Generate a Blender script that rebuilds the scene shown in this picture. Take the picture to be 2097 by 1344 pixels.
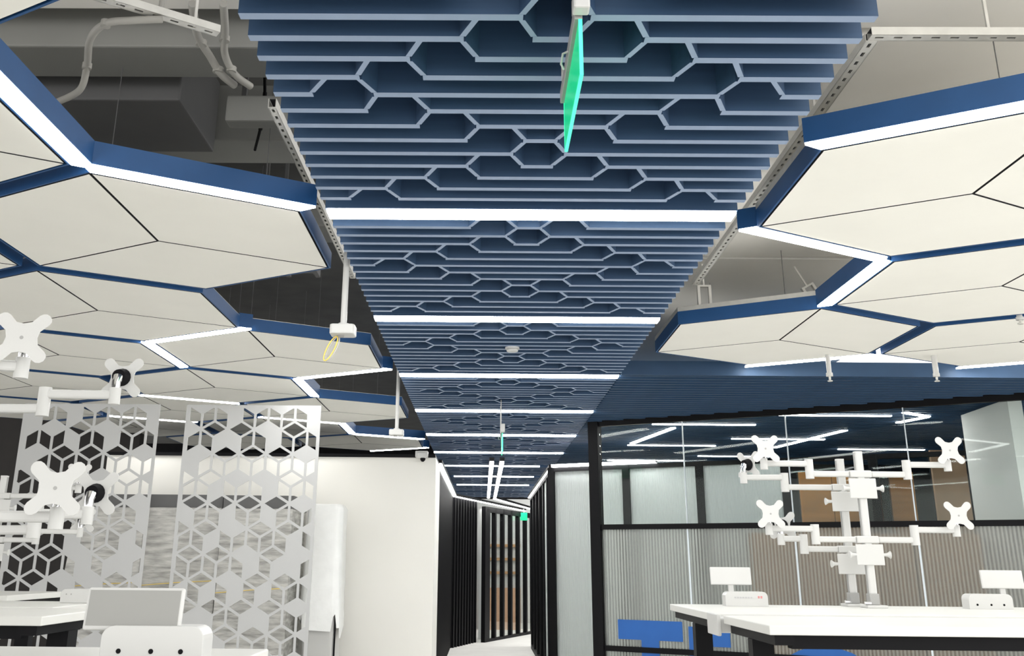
import bpy, bmesh, math, random
from mathutils import Vector, Matrix
PI = math.pi
sc = bpy.context.scene
for o in list(bpy.data.objects): bpy.data.objects.remove(o, do_unlink=True)
C = sc.collection

# ------------------------------------------------------------------ camera
CAM = 1.42                                   # eye height above the floor
cd = bpy.data.cameras.new('camera'); cam = bpy.data.objects.new('camera', cd); C.objects.link(cam)
cd.sensor_fit = 'HORIZONTAL'; cd.sensor_width = 36.0; cd.lens = 2037.977 / 2097 * 36
cd.shift_x = (1048.5 - 977.336) / 2097; cd.shift_y = -(672 - 491.745) / 2097
cd.clip_start = 0.05; cd.clip_end = 200
_r = Vector((0.99994, 0.00613, 0.0091)); _d = Vector((0.00676, 0.30958, -0.95085)); _f = Vector((-0.00865, 0.95085, 0.30952))
cam.matrix_world = Matrix(((_r.x, -_d.x, -_f.x, 0), (_r.y, -_d.y, -_f.y, 0), (_r.z, -_d.z, -_f.z, CAM), (0, 0, 0, 1)))
sc.camera = cam

# ------------------------------------------------------------------ world and exposure
w = bpy.data.worlds.new('world'); sc.world = w; w.use_nodes = True
w.node_tree.nodes['Background'].inputs[0].default_value = (1.0, 0.99, 0.97, 1)
w.node_tree.nodes['Background'].inputs[1].default_value = 1.25
sc.view_settings.view_transform = 'Standard'; sc.view_settings.look = 'None'
sc.view_settings.gamma = 1.0; sc.view_settings.use_curve_mapping = False
sc.view_settings.exposure = 1.12
LED = 13.0                                   # luminance of the LED diffusers

# ------------------------------------------------------------------ materials
def mat(name, col, rough=0.6, metal=0.0, var=0.04, scale=6.0, bump=0.0, emit=0.0, spec=0.4, stretch=None):
    m = bpy.data.materials.new(name); m.use_nodes = True
    nt = m.node_tree; b = nt.nodes['Principled BSDF']
    b.inputs['Roughness'].default_value = rough; b.inputs['Metallic'].default_value = metal
    b.inputs['Specular IOR Level'].default_value = spec
    tc = nt.nodes.new('ShaderNodeTexCoord'); n = nt.nodes.new('ShaderNodeTexNoise'); n.inputs['Scale'].default_value = scale
    n.inputs['Detail'].default_value = 3
    if stretch:
        mp = nt.nodes.new('ShaderNodeMapping'); mp.inputs['Scale'].default_value = stretch
        nt.links.new(tc.outputs['Object'], mp.inputs[0]); nt.links.new(mp.outputs[0], n.inputs['Vector'])
    else: nt.links.new(tc.outputs['Object'], n.inputs['Vector'])
    r = nt.nodes.new('ShaderNodeValToRGB')
    r.color_ramp.elements[0].position = 0.3; r.color_ramp.elements[1].position = 0.7
    r.color_ramp.elements[0].color = [max(0, c * (1 - var)) for c in col] + [1]
    r.color_ramp.elements[1].color = [min(1, c * (1 + var)) for c in col] + [1]
    nt.links.new(n.outputs['Fac'], r.inputs[0]); nt.links.new(r.outputs[0], b.inputs['Base Color'])
    if bump:
        bp = nt.nodes.new('ShaderNodeBump'); bp.inputs['Strength'].default_value = bump; bp.inputs['Distance'].default_value = 0.02
        nt.links.new(n.outputs['Fac'], bp.inputs['Height']); nt.links.new(bp.outputs[0], b.inputs['Normal'])
    if emit:
        b.inputs['Emission Color'].default_value = (*col, 1); b.inputs['Emission Strength'].default_value = emit
    return m

def glass(name, tint, refl=1.0, base=0.03):
    m = bpy.data.materials.new(name); m.use_nodes = True; nt = m.node_tree; nt.nodes.clear()
    o = nt.nodes.new('ShaderNodeOutputMaterial'); mx = nt.nodes.new('ShaderNodeMixShader')
    t = nt.nodes.new('ShaderNodeBsdfTransparent'); t.inputs[0].default_value = (*tint, 1)
    g = nt.nodes.new('ShaderNodeBsdfGlossy'); g.inputs['Roughness'].default_value = 0.015; g.inputs[0].default_value = (0.95, 1, 0.98, 1)
    fr = nt.nodes.new('ShaderNodeFresnel'); fr.inputs[0].default_value = 1.5
    ml = nt.nodes.new('ShaderNodeMath'); ml.operation = 'MULTIPLY_ADD'; ml.inputs[1].default_value = refl; ml.inputs[2].default_value = base
    nt.links.new(fr.outputs[0], ml.inputs[0]); nt.links.new(ml.outputs[0], mx.inputs[0])
    nt.links.new(t.outputs[0], mx.inputs[1]); nt.links.new(g.outputs[0], mx.inputs[2]); nt.links.new(mx.outputs[0], o.inputs[0])
    return m

def fluted(name, tint, milk, mixd, rough=0.28, scale=11, con=0.17):
    """reeded / frosted glass: rough transmission with a share of milky diffuse"""
    m = bpy.data.materials.new(name); m.use_nodes = True; nt = m.node_tree; b = nt.nodes['Principled BSDF']
    b.inputs['Base Color'].default_value = (*tint, 1); b.inputs['Transmission Weight'].default_value = 1.0
    b.inputs['Roughness'].default_value = rough; b.inputs['IOR'].default_value = 1.12
    o = nt.nodes['Material Output']; mx = nt.nodes.new('ShaderNodeMixShader'); mx.inputs[0].default_value = mixd
    d = nt.nodes.new('ShaderNodeBsdfTranslucent'); d.inputs[0].default_value = (*milk, 1)
    d2 = nt.nodes.new('ShaderNodeBsdfDiffuse'); d2.inputs[0].default_value = (*milk, 1)
    m2 = nt.nodes.new('ShaderNodeMixShader'); m2.inputs[0].default_value = 0.5
    nt.links.new(d.outputs[0], m2.inputs[1]); nt.links.new(d2.outputs[0], m2.inputs[2])
    nt.links.new(b.outputs[0], mx.inputs[1]); nt.links.new(m2.outputs[0], mx.inputs[2]); nt.links.new(mx.outputs[0], o.inputs[0])
    tc = nt.nodes.new('ShaderNodeTexCoord'); wv = nt.nodes.new('ShaderNodeTexWave'); wv.inputs['Scale'].default_value = scale
    wv.bands_direction = 'X'; wv.inputs['Distortion'].default_value = 0.4; wv.inputs['Detail'].default_value = 1
    bp = nt.nodes.new('ShaderNodeBump'); bp.inputs['Strength'].default_value = 0.5; bp.inputs['Distance'].default_value = 0.01
    nt.links.new(tc.outputs['Object'], wv.inputs['Vector']); nt.links.new(wv.outputs['Fac'], bp.inputs['Height'])
    for s in (b, d2): nt.links.new(bp.outputs[0], s.inputs['Normal'])
    cr = nt.nodes.new('ShaderNodeValToRGB'); cr.color_ramp.elements[0].color = [c * (1 - con) for c in milk] + [1]; cr.color_ramp.elements[1].color = [min(1, c * (1 + con)) for c in milk] + [1]
    c2 = nt.nodes.new('ShaderNodeValToRGB'); c2.color_ramp.elements[0].color = [c * (1 - 1.5 * con) for c in tint] + [1]; c2.color_ramp.elements[1].color = [*tint, 1]
    nt.links.new(wv.outputs['Fac'], c2.inputs[0]); nt.links.new(c2.outputs[0], b.inputs['Base Color'])
    nt.links.new(wv.outputs['Fac'], cr.inputs[0]); nt.links.new(cr.outputs[0], d.inputs[0]); nt.links.new(cr.outputs[0], d2.inputs[0])
    return m

M = dict(
    panel=mat('acoustic_panel_white', (0.88, 0.87, 0.815), 0.8, var=0.015, scale=3, bump=0.02),
    tray=mat('tray_blue', (0.016, 0.075, 0.21), 0.45, var=0.06),
    dark=mat('panel_backing_dark', (0.03, 0.03, 0.035), 0.8),
    led=mat('led_diffuser', (1.0, 0.99, 0.965), 0.5, emit=LED, var=0.0),
    led2=mat('led_diffuser_dim', (1.0, 0.99, 0.965), 0.5, emit=LED * 0.5, var=0.0),
    blade=mat('baffle_navy', (0.036, 0.076, 0.150), 0.55, var=0.10, scale=5, stretch=(0.4, 6, 6)),
    edge=mat('baffle_underside_lit', (0.29, 0.37, 0.52), 0.5, var=0.04),  # paler blue for baffle undersides: light from below painted into the colour
    soffit=mat('soffit_navy', (0.022, 0.060, 0.125), 0.55, var=0.08),
    desk=mat('desk_top_white', (0.66, 0.66, 0.63), 0.4, var=0.01),
    white=mat('white_powder_coat', (0.56, 0.56, 0.545), 0.35, var=0.015),
    wallw=mat('wall_white', (0.80, 0.79, 0.745), 0.85, var=0.012, scale=1.5),
    greyw=mat('wall_grey_white', (0.56, 0.57, 0.56), 0.8, var=0.02, scale=1.5),
    slabw=mat('plaster_cream', (0.93, 0.905, 0.85), 0.85, var=0.03, scale=2),
    slabd=mat('slab_dark_grey', (0.105, 0.105, 0.10), 0.9, var=0.12, scale=3),
    duct=mat('duct_grey', (0.25, 0.25, 0.235), 0.6, var=0.06, scale=2),
    ductd=mat('duct_dark', (0.12, 0.12, 0.12), 0.7, var=0.08, scale=2),
    galv=mat('galvanised_steel', (0.62, 0.61, 0.57), 0.45, 0.35, var=0.06, scale=20),
    conduit=mat('conduit_grey', (0.36, 0.35, 0.32), 0.5, var=0.05),
    black=mat('black_metal', (0.004, 0.004, 0.005), 0.5, var=0.1, spec=0.12),
    blackm=mat('black_matt', (0.006, 0.006, 0.007), 0.7, var=0.1, spec=0.1),
    floor=mat('floor_grey', (0.66, 0.65, 0.62), 0.55, var=0.05, scale=2.5),
    green=mat('exit_green', (0.0, 0.45, 0.18), 0.3, emit=0.38, var=0.03),
    greenedge=mat('exit_edge_light', (0.05, 0.80, 0.40), 0.3, emit=0.6, var=0.0),
    grey=mat('plain_grey_metal', (0.34, 0.34, 0.33), 0.5),
    chrome=mat('chrome', (0.75, 0.75, 0.76), 0.12, 1.0, var=0.02),
    plate=mat('screen_sheet_white', (0.46, 0.465, 0.465), 0.5, var=0.01),
    wrapw=mat('white_plastic_wrap', (0.86, 0.87, 0.86), 0.28, var=0.03, scale=8, bump=0.35, spec=0.6),
    wrapg=mat('grey_plastic_wrap', (0.44, 0.435, 0.41), 0.22, var=0.35, scale=5, bump=0.6, spec=0.7, stretch=(1, 1, 5)),
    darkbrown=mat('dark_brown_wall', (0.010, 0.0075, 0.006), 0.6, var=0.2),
    wood=mat('warm_wood', (0.50, 0.21, 0.055), 0.5, var=0.15, scale=2, stretch=(1, 1, 8)),
    tan=mat('tan_board', (0.56, 0.34, 0.22), 0.6, var=0.06),
    brown=mat('brown_board', (0.46, 0.275, 0.145), 0.6, var=0.08),
    yellow=mat('yellow_cable', (0.85, 0.62, 0.12), 0.5),
    blue=mat('sign_blue', (0.012, 0.10, 0.36), 0.5, var=0.05),
    inset=mat('sign_grey_inset', (0.30, 0.30, 0.285), 0.5, var=0.02),
    red=mat('print_red', (0.6, 0.25, 0.25), 0.6), ink=mat('print_grey', (0.45, 0.45, 0.46), 0.6),
    glass=glass('clear_glass', (0.93, 0.955, 0.945), 0.18, 0.0),
    gedge=mat('glass_joint', (0.62, 0.68, 0.72), 0.3),
    fluted=fluted('fluted_glass', (0.93, 0.94, 0.91), (0.55, 0.57, 0.545), 0.34, 0.22, 10, 0.24),
    frost=fluted('frosted_glass', (0.90, 0.94, 0.93), (0.80, 0.84, 0.83), 0.62, 0.4, 18, 0.02),
)

# ------------------------------------------------------------------ mesh helpers
class MB:
    def __init__(self): self.v = []; self.f = []; self.m = []
    def quad(self, pts, mi=0):
        n = len(self.v); self.v += [tuple(p) for p in pts]; self.f.append(tuple(range(n, n + len(pts)))); self.m.append(mi)
    def box(self, x0, x1, y0, y1, z0, z1, mi=0, M4=None, bottom=None):
        p = [Vector(q) for q in ((x0, y0, z0), (x1, y0, z0), (x1, y1, z0), (x0, y1, z0), (x0, y0, z1), (x1, y0, z1), (x1, y1, z1), (x0, y1, z1))]
        if M4: p = [M4 @ q for q in p]
        n = len(self.v); self.v += [tuple(q) for q in p]
        for i, f in enumerate(((0, 3, 2, 1), (4, 5, 6, 7), (0, 1, 5, 4), (1, 2, 6, 5), (2, 3, 7, 6), (3, 0, 4, 7))):
            self.f.append(tuple(n + k for k in f)); self.m.append(bottom if (bottom is not None and i == 0) else mi)
        return self
    def prism(self, poly, z0, z1, mi=0, bottom=None, M4=None, caps=True):
        """poly: ccw xy list, extruded in z"""
        k = len(poly); n = len(self.v)
        pts = [Vector((x, y, z0)) for x, y in poly] + [Vector((x, y, z1)) for x, y in poly]
        if M4: pts = [M4 @ p for p in pts]
        self.v += [tuple(p) for p in pts]
        if caps:
            self.f.append(tuple(n + i for i in reversed(range(k)))); self.m.append(mi if bottom is None else bottom)
            self.f.append(tuple(n + k + i for i in range(k))); self.m.append(mi)
        for i in range(k):
            j = (i + 1) % k; self.f.append((n + i, n + j, n + k + j, n + k + i)); self.m.append(mi)
        return self
    def ring(self, outer, inner, z0, z1, mi=0):
        k = len(outer)
        for i in range(k):
            j = (i + 1) % k
            a, b, c, d = outer[i], outer[j], inner[j], inner[i]
            self.prism([a, b, c, d], z0, z1, mi)
        return self
    def ringx(self, outer, inner, y0=-0.006, y1=0.006, mi=0):
        """ring of a hole in an upright sheet (outlines in xz)"""
        k = len(outer); n = len(self.v)
        for arr, y in ((outer, y0), (inner, y0), (outer, y1), (inner, y1)): self.v += [(p[0], y, p[1]) for p in arr]
        for i in range(k):
            j = (i + 1) % k
            self.f += [(n + i, n + j, n + k + j, n + k + i), (n + 2 * k + i, n + 3 * k + i, n + 3 * k + j, n + 2 * k + j), (n + k + i, n + k + j, n + 3 * k + j, n + 3 * k + i)]
            self.m += [mi] * 3
        return self
    def tube(self, pts, r, seg=10, mi=0):
        pts = [Vector(p) for p in pts]; n0 = len(self.v); up = Vector((0, 0, 1)); N = len(pts)
        prev = None
        for i, p in enumerate(pts):
            d = (pts[min(i + 1, N - 1)] - pts[max(i - 1, 0)]).normalized()
            if prev is None:
                a = d.orthogonal().normalized()
            else:
                a = (prev - d * prev.dot(d)).normalized()
            prev = a; b = d.cross(a)
            rr = r[i] if isinstance(r, (list, tuple)) else r
            for k in range(seg):
                t = 2 * PI * k / seg; self.v.append(tuple(p + (a * math.cos(t) + b * math.sin(t)) * rr))
        for i in range(N - 1):
            for k in range(seg):
                k2 = (k + 1) % seg
                self.f.append((n0 + i * seg + k, n0 + i * seg + k2, n0 + (i + 1) * seg + k2, n0 + (i + 1) * seg + k)); self.m.append(mi)
        self.f.append(tuple(n0 + k for k in reversed(range(seg)))); self.m.append(mi)
        self.f.append(tuple(n0 + (N - 1) * seg + k for k in range(seg))); self.m.append(mi)
        return self
    def cyl(self, c, r, z0, z1, seg=20, mi=0, M4=None):
        return self.prism([(c[0] + r * math.cos(2 * PI * k / seg), c[1] + r * math.sin(2 * PI * k / seg)) for k in range(seg)], z0, z1, mi, M4=M4)
    def strip(self, pts, th, z0, z1, mi=0, bottom=None):
        """mitred wall strip along an open xy polyline"""
        P = [Vector(p) for p in pts]; L = []; R = []
        for i, p in enumerate(P):
            ns = []
            if i > 0: d = (p - P[i - 1]).normalized(); ns.append(Vector((-d.y, d.x)))
            if i < len(P) - 1: d = (P[i + 1] - p).normalized(); ns.append(Vector((-d.y, d.x)))
            n = sum(ns, Vector((0, 0))).normalized(); k = 1 / max(0.5, n.dot(ns[0]))
            L.append(p + n * th / 2 * k); R.append(p - n * th / 2 * k)
        n0 = len(self.v); K = len(P)
        for arr, z in ((L, z0), (R, z0), (L, z1), (R, z1)): self.v += [(q.x, q.y, z) for q in arr]
        l0, r0, l1, r1 = n0, n0 + K, n0 + 2 * K, n0 + 3 * K
        for i in range(K - 1):
            self.f += [(l0 + i, l0 + i + 1, r0 + i + 1, r0 + i), (l1 + i, r1 + i, r1 + i + 1, l1 + i + 1),
                       (l0 + i, l1 + i, l1 + i + 1, l0 + i + 1), (r0 + i, r0 + i + 1, r1 + i + 1, r1 + i)]
            self.m += [mi if bottom is None else bottom, mi, mi, mi]
        for i in (0, K - 1):
            self.f.append((l0 + i, r0 + i, r1 + i, l1 + i)); self.m.append(mi)
        return self
    def mesh(self, name, mats):
        me = bpy.data.meshes.new(name); me.from_pydata(self.v, [], self.f); me.validate()
        for mm in (mats if isinstance(mats, (list, tuple)) else [mats]): me.materials.append(M[mm])
        if len(self.m) == len(me.polygons): me.polygons.foreach_set('material_index', self.m)
        bm = bmesh.new(); bm.from_mesh(me); bmesh.ops.recalc_face_normals(bm, faces=bm.faces); bm.to_mesh(me); bm.free()
        return me
    def build(self, name, mats, parent=None, smooth=False, bevel=0.0):
        me = self.mesh(name, mats); o = bpy.data.objects.new(name, me); C.objects.link(o)
        if parent: o.parent = parent
        if smooth:
            for p in me.polygons: p.use_smooth = True
            try: me.set_sharp_from_angle(angle=math.radians(40))
            except Exception: pass
        if bevel:
            b = o.modifiers.new('bevel', 'BEVEL'); b.width = bevel; b.segments = 2; b.limit_method = 'ANGLE'
        return o

def tag(o, label, cat, group=None):
    o['label'] = label; o['category'] = cat
    if group: o['group'] = group
    return o
def struct(o, label, cat='structure'):
    o['kind'] = 'structure'; o['label'] = label; o['category'] = cat; return o
def empty(name, loc=(0, 0, 0), rz=0.0):
    o = bpy.data.objects.new(name, None); C.objects.link(o); o.location = loc; o.rotation_euler = (0, 0, rz); o.empty_display_size = 0.1
    return o
def link(name, me, parent, loc=None, rz=None):
    o = bpy.data.objects.new(name, me); C.objects.link(o); o.parent = parent
    if loc: o.location = loc
    if rz is not None: o.rotation_euler = (0, 0, rz)
    return o
def rrect(w, h, r, seg=5, cx=0, cy=0):
    out = []
    for sx, sy, a0 in ((1, 1, 0), (-1, 1, 90), (-1, -1, 180), (1, -1, 270)):
        for k in range(seg + 1):
            a = math.radians(a0 + 90 * k / seg); out.append((cx + sx * (w / 2 - r) + r * math.cos(a), cy + sy * (h / 2 - r) + r * math.sin(a)))
    return out
RX = Matrix.Rotation(PI / 2, 4, 'X')          # xy outline stood up in xz, extrusion along -y

# ================================================================== SETTING
ZL = CAM + 1.441        # underside of the baffle ceiling
ZH = CAM + 1.5          # underside of the hexagon panels
fl = struct(MB().box(-12, 14, -8, 30, -0.1, 0).build('floor', 'floor'), 'pale grey office floor seen at the corridor end', 'floor')

# slab over everything: dark on the left half, cream plaster on the right half
struct(MB().box(-12, 0.2, -6, 30, 4.30, 4.45).build('ceiling', 'slabd'), 'dark grey concrete slab above the ducts on the left', 'ceiling')
ce = struct(empty('ceiling_plaster', (0, 0, 0)), 'cream plaster ceiling above the right hexagon panels', 'ceiling')
for y0, y1 in ((2.0, 3.44), (3.50, 6.46), (6.52, 10.4)):
    MB().box(0.9, 3.6, y0, y1, 3.42, 3.55).build('ceiling_board', 'slabw', ce)
MB().box(0.2, 3.6, 2.0, 10.6, 3.55, 3.7).build('slab', 'slabw', ce)

# left wall block beside the corridor, with a black top trim
wb = struct(MB().box(-4.25, -0.545, 11.4, 12.5, 0, CAM + 1.13).build('wall_back', 'wallw'), 'plain white wall block left of the dark corridor', 'wall')
struct(MB().box(-4.26, -0.55, 11.38, 12.5, CAM + 1.13, CAM + 1.165).build('trim_1', 'black'), 'thin black strip along the top of the white wall block', 'trim')
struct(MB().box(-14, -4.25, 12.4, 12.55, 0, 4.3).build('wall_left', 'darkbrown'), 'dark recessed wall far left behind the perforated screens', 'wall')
struct(MB().box(-12, 14, 26, 26.2, 0, 4.3).build('wall_end', 'blackm'), 'dark end wall beyond the corridor', 'wall')

# ------------------------------------------------------------------ baffle ceiling over the corridor
XL, XR, XC = -0.689, 1.0745, 0.1927
PITCH, SECT, MARG = 0.1209, 1.9393, 0.1838
Y0 = 4.0666                                        # first visible light bar
bafl = tag(empty('baffle_ceiling', (0, 0, ZL)), 'long navy blue baffle ceiling with honeycomb jogs running down the middle', 'ceiling')
XS = {0: 0.27, 1: 0.103, 2: 0.27, 3: 0.434, 4: 0.60, 5: 0.765, 6: 0.60, 7: 0.434, 8: 0.27, 9: 0.103, 10: 0.27, 11: 0.434, 12: 0.60, 13: 0.765}
WD = 0.051; TH = 0.033; HB = 0.20
TD = 0.0095                                        # half width of a diagonal along x
def blade_mesh(s):
    b = MB(); y = lambda r: (r - s) * PITCH
    xl, xr = XL - XC, XR - XC; x = XS[s]
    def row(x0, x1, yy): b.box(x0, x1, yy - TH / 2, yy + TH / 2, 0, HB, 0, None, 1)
    def diag(p, q):
        (x0, y0), (x1, y1) = (p, q) if p[1] < q[1] else (q, p)
        t = (TH / 2 - 0.002) / (y1 - y0); xa, xb = x0 + (x1 - x0) * t, x1 - (x1 - x0) * t; ya, yb = y0 + TH / 2 - 0.002, y1 - TH / 2 + 0.002
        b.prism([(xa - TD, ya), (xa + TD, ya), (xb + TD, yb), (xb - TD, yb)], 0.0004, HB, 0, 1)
    def both(p, q): diag(p, q); diag((-p[0], p[1]), (-q[0], q[1]))
    row(xl, -x + TD, 0); row(x - TD, xr, 0)
    if s in (1, 2, 3, 4, 9, 10, 11, 12):
        both((-x, 0), (-x + WD, y(s + 1))); row(-x + WD - TD, x - WD + TD, y(s + 1)); both((-x, 0), (-x + WD, y(s - 1)))
    if s in (1, 9):
        row(-x + WD - TD, x - WD + TD, y(s - 1))
        if s == 9: both((-x + WD, y(s - 1)), (-x, y(s - 2)))
        else: both((-x + WD, y(s - 1)), (-x, y(s - 1) - 0.12))
    if s in (5, 13): both((-x, 0), (-x + WD + 0.02, y(s - 1)))
    if s in (6, 7, 8): both((-x, 0), (-x + WD, y(s - 1)))
    if s in (7, 8): row(-x + WD - TD, x - WD + TD, y(s - 1)); both((-x + WD, y(s - 1)), (-x, y(s - 2)))
    if s == 0: both((-x, 0), (-x + WD, -0.12))
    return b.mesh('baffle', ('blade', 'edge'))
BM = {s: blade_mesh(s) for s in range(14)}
for k in range(-1, 11):
    ys = Y0 + (k - 1) * SECT + MARG + 0.0
    for s in range(14):
        yy = ys + s * PITCH
        if yy < 2.0: continue
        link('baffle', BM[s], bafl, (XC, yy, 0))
# carrier rails hidden above the baffles
for x in (-0.45, 0.84):
    MB().box(x - 0.02, x + 0.02, 2.0, 23.4, HB, HB + 0.04).build('carrier_rail', 'blade', bafl)
MB().box(XL + 0.02, XR - 0.02, 2.0, 23.4, HB + 0.04, HB + 0.055).build('backing_board', 'blade', bafl)
ORD = ['nearest and brightest', 'second', 'third', 'fourth', 'fifth', 'sixth', 'seventh', 'eighth', 'ninth']
for k in range(9):
    yy = Y0 + k * SECT
    x0, x1 = (XL, XR) if k < 6 else ((XL, 0.86) if k < 7 else (-0.53, 0.86))
    wl = 0.052
    e = tag(empty('linear_light', (0, yy, ZL)), f'{ORD[k]} white LED bar crossing the navy baffle ceiling, counted from the front', 'light', 'LED bars across the baffle ceiling')
    MB().box(x0, x1, -wl - 0.006, wl + 0.006, 0.004, HB).build('housing', 'blade', e)
    MB().box(x0 + 0.005, x1 - 0.005, -wl, wl, -0.008, 0.006).build('diffuser', 'led' if k < 6 else 'led2', e)

# navy soffit that widens to the right in front of and behind the glass room
sf = struct(empty('ceiling_soffit', (0, 0, ZL)), 'navy blue slatted soffit over the glass partition on the right', 'ceiling')
MB().box(XR + 0.01, 8.5, 7.89, 18, 0.05, 0.09).build('soffit_board', 'soffit', sf)
sbm = MB().box(0, 8.5 - XR - 0.01, -0.014, 0.014, 0, 0.06).mesh('soffit_baffle', 'soffit')
for i in range(83): link('baffle', sbm, sf, (XR + 0.01, 7.94 + i * 0.1209, 0))
MB().box(XR + 0.01, 8.5, 7.865, 7.89, 0.0, 0.115).build('fascia', 'soffit', sf)

# ------------------------------------------------------------------ hexagon panels
A, RP = 1.6626, 0.895
HT = 0.085
def hv(k, R, off=PI / 6): return (R * math.cos(off + k * PI / 3), R * math.sin(off + k * PI / 3))
def tray_mesh():
    b = MB(); Ro = RP + 0.014
    b.ring([hv(k, Ro) for k in range(6)], [hv(k, RP + 0.004) for k in range(6)], 0.0, HT)
    return b.mesh('tray', 'tray')
TRAY = tray_mesh()
BACK = MB().prism([hv(k, RP + 0.004) for k in range(6)], 0.016, 0.03).mesh('backing', 'dark')
LIDR = MB().prism([hv(k, RP + 0.013) for k in range(6)], HT, HT + 0.03).mesh('lid', 'galv')
LID = MB().prism([hv(k, RP + 0.012) for k in range(6)], HT, HT + 0.004).mesh('lid', 'galv')
def inset(poly, d):
    n = len(poly); out = []
    for i in range(n):
        p, q, r = Vector(poly[i - 1]), Vector(poly[i]), Vector(poly[(i + 1) % n])
        a = (q - p).normalized(); b = (r - q).normalized()
        n1 = Vector((-a.y, a.x)); n2 = Vector((-b.y, b.x)); m = (n1 + n2); m = m / max(1e-6, m.dot(n1))
        out.append(tuple(q + m * d))
    return out
RHO = {}
for par in (0,):
    for j in range(3):
        k = par + 2 * j
        RHO[(par, j)] = MB().prism(inset([(0, 0), hv(k, RP), hv(k + 1, RP), hv(k + 2, RP)], 0.0065), 0.0, 0.014, 1, 0).mesh('rhombus_panel', ('panel', 'dark'))
def cell(g, i, j):
    if g == 'L': o, an = (-1.6169, 4.6581), PI / 6
    else: o, an = (2.0475, 3.9331), -PI / 6
    return (o[0] + A * (i * math.cos(an + PI / 2) + j * math.cos(an + PI / 6)), o[1] + A * (i * math.sin(an + PI / 2) + j * math.sin(an + PI / 6)))
def hexpanel(g, i, j, label):
    x, y = cell(g, i, j)
    e = tag(empty('hexagon_ceiling_panel', (x, y, ZH)), label, 'ceiling panel', 'hexagonal ceiling panels')
    link('tray', TRAY, e); link('backing', BACK, e); link('lid', LID if g == 'L' else LIDR, e)
    # spokes run to the vertices at 30, 150 and 270 deg
    for q in range(3): link('rhombus_panel', RHO[(0, q)], e)
    for a in (20, 140, 260):
        px, py = 0.5 * math.cos(math.radians(a)), 0.5 * math.sin(math.radians(a))
        MB().box(px - 0.0015, px + 0.0015, py - 0.0015, py + 0.0015, HT, 4.3 - ZH if g == 'L' else 3.42 - ZH).build('hanger_wire', 'ductd', e)
LH = {
    (-1, -1): 'white hexagonal ceiling panel cut off in the top left corner of the photo',
    (0, -1): 'white hexagonal ceiling panel at the left edge beside the widest slanted light bar',
    (0, 0): 'largest whole white hexagonal ceiling panel, left of the baffle ceiling',
    (1, -1): 'white hexagonal ceiling panel sliver at the left edge behind the largest left hexagon',
    (1, 0): 'white hexagonal ceiling panel directly behind the largest left hexagon',
    (2, 0): 'white hexagonal ceiling panel above the upper left monitor mounts',
    (1, 1): 'white hexagonal ceiling panel behind the hanging box with the yellow loop',
    (2, 1): 'white hexagonal ceiling panel just above the front edge of both perforated screens',
    (3, 0): 'white hexagonal ceiling panel at the left edge behind the upper monitor arm',
    (2, 2): 'white hexagonal ceiling panel above the right end of the perforated screens, with a navy front edge',
    (3, 1): 'white hexagonal ceiling panel seen through the top of the perforated screens',
    (4, 0): 'distant white hexagonal ceiling panel at the far left above the dark recess',
    (3, 2): 'distant white hexagonal ceiling panel right above the second perforated screen',
    (4, 1): 'distant white hexagonal ceiling panel above the first perforated screen',
    (3, 3): 'farthest white hexagonal ceiling panel, directly above the white wall block',
    (4, 2): 'farthest white hexagonal ceiling panel seen between the two perforated screens',
}
for (i, j), lb in LH.items(): hexpanel('L', i, j, lb)
RH = {
    (0, 0): 'largest white hexagonal ceiling panel on the right, cut by the right edge',
    (1, 0): 'white hexagonal ceiling panel behind the largest right one, cut by the right edge',
    (2, -1): 'whole white hexagonal ceiling panel beside the baffle ceiling on the right',
    (2, 0): 'farthest white hexagonal ceiling panel on the right, above the glass partition',
}
for (i, j), lb in RH.items(): hexpanel('R', i, j, lb)
def hexlight(g, i, j, k, label):
    """LED bar along the cell edge between vertices k and k+1"""
    x, y = cell(g, i, j); ap = A / 2; off = 0.0
    an = PI / 6 if g == 'L' else -PI / 6
    def bar(h): 
        ri, ro = (ap - h) / math.cos(PI / 6), (ap + h) / math.cos(PI / 6)
        q = [Vector(hv(k, ri, an)), Vector(hv(k, ro, an)), Vector(hv(k + 1, ro, an)), Vector(hv(k + 1, ri, an))]; t = 0.010
        return [tuple(q[0].lerp(q[3], t)), tuple(q[1].lerp(q[2], t)), tuple(q[2].lerp(q[1], t)), tuple(q[3].lerp(q[0], t))]
    e = tag(empty('linear_light', (x, y, ZH)), label, 'light', 'LED bars along the hexagon edges')
    MB().prism(bar(0.041), 0.006, HT + 0.02).build('housing', 'tray', e)
    MB().prism(bar(0.037), -0.004, 0.008).build('diffuser', 'led', e)
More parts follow.
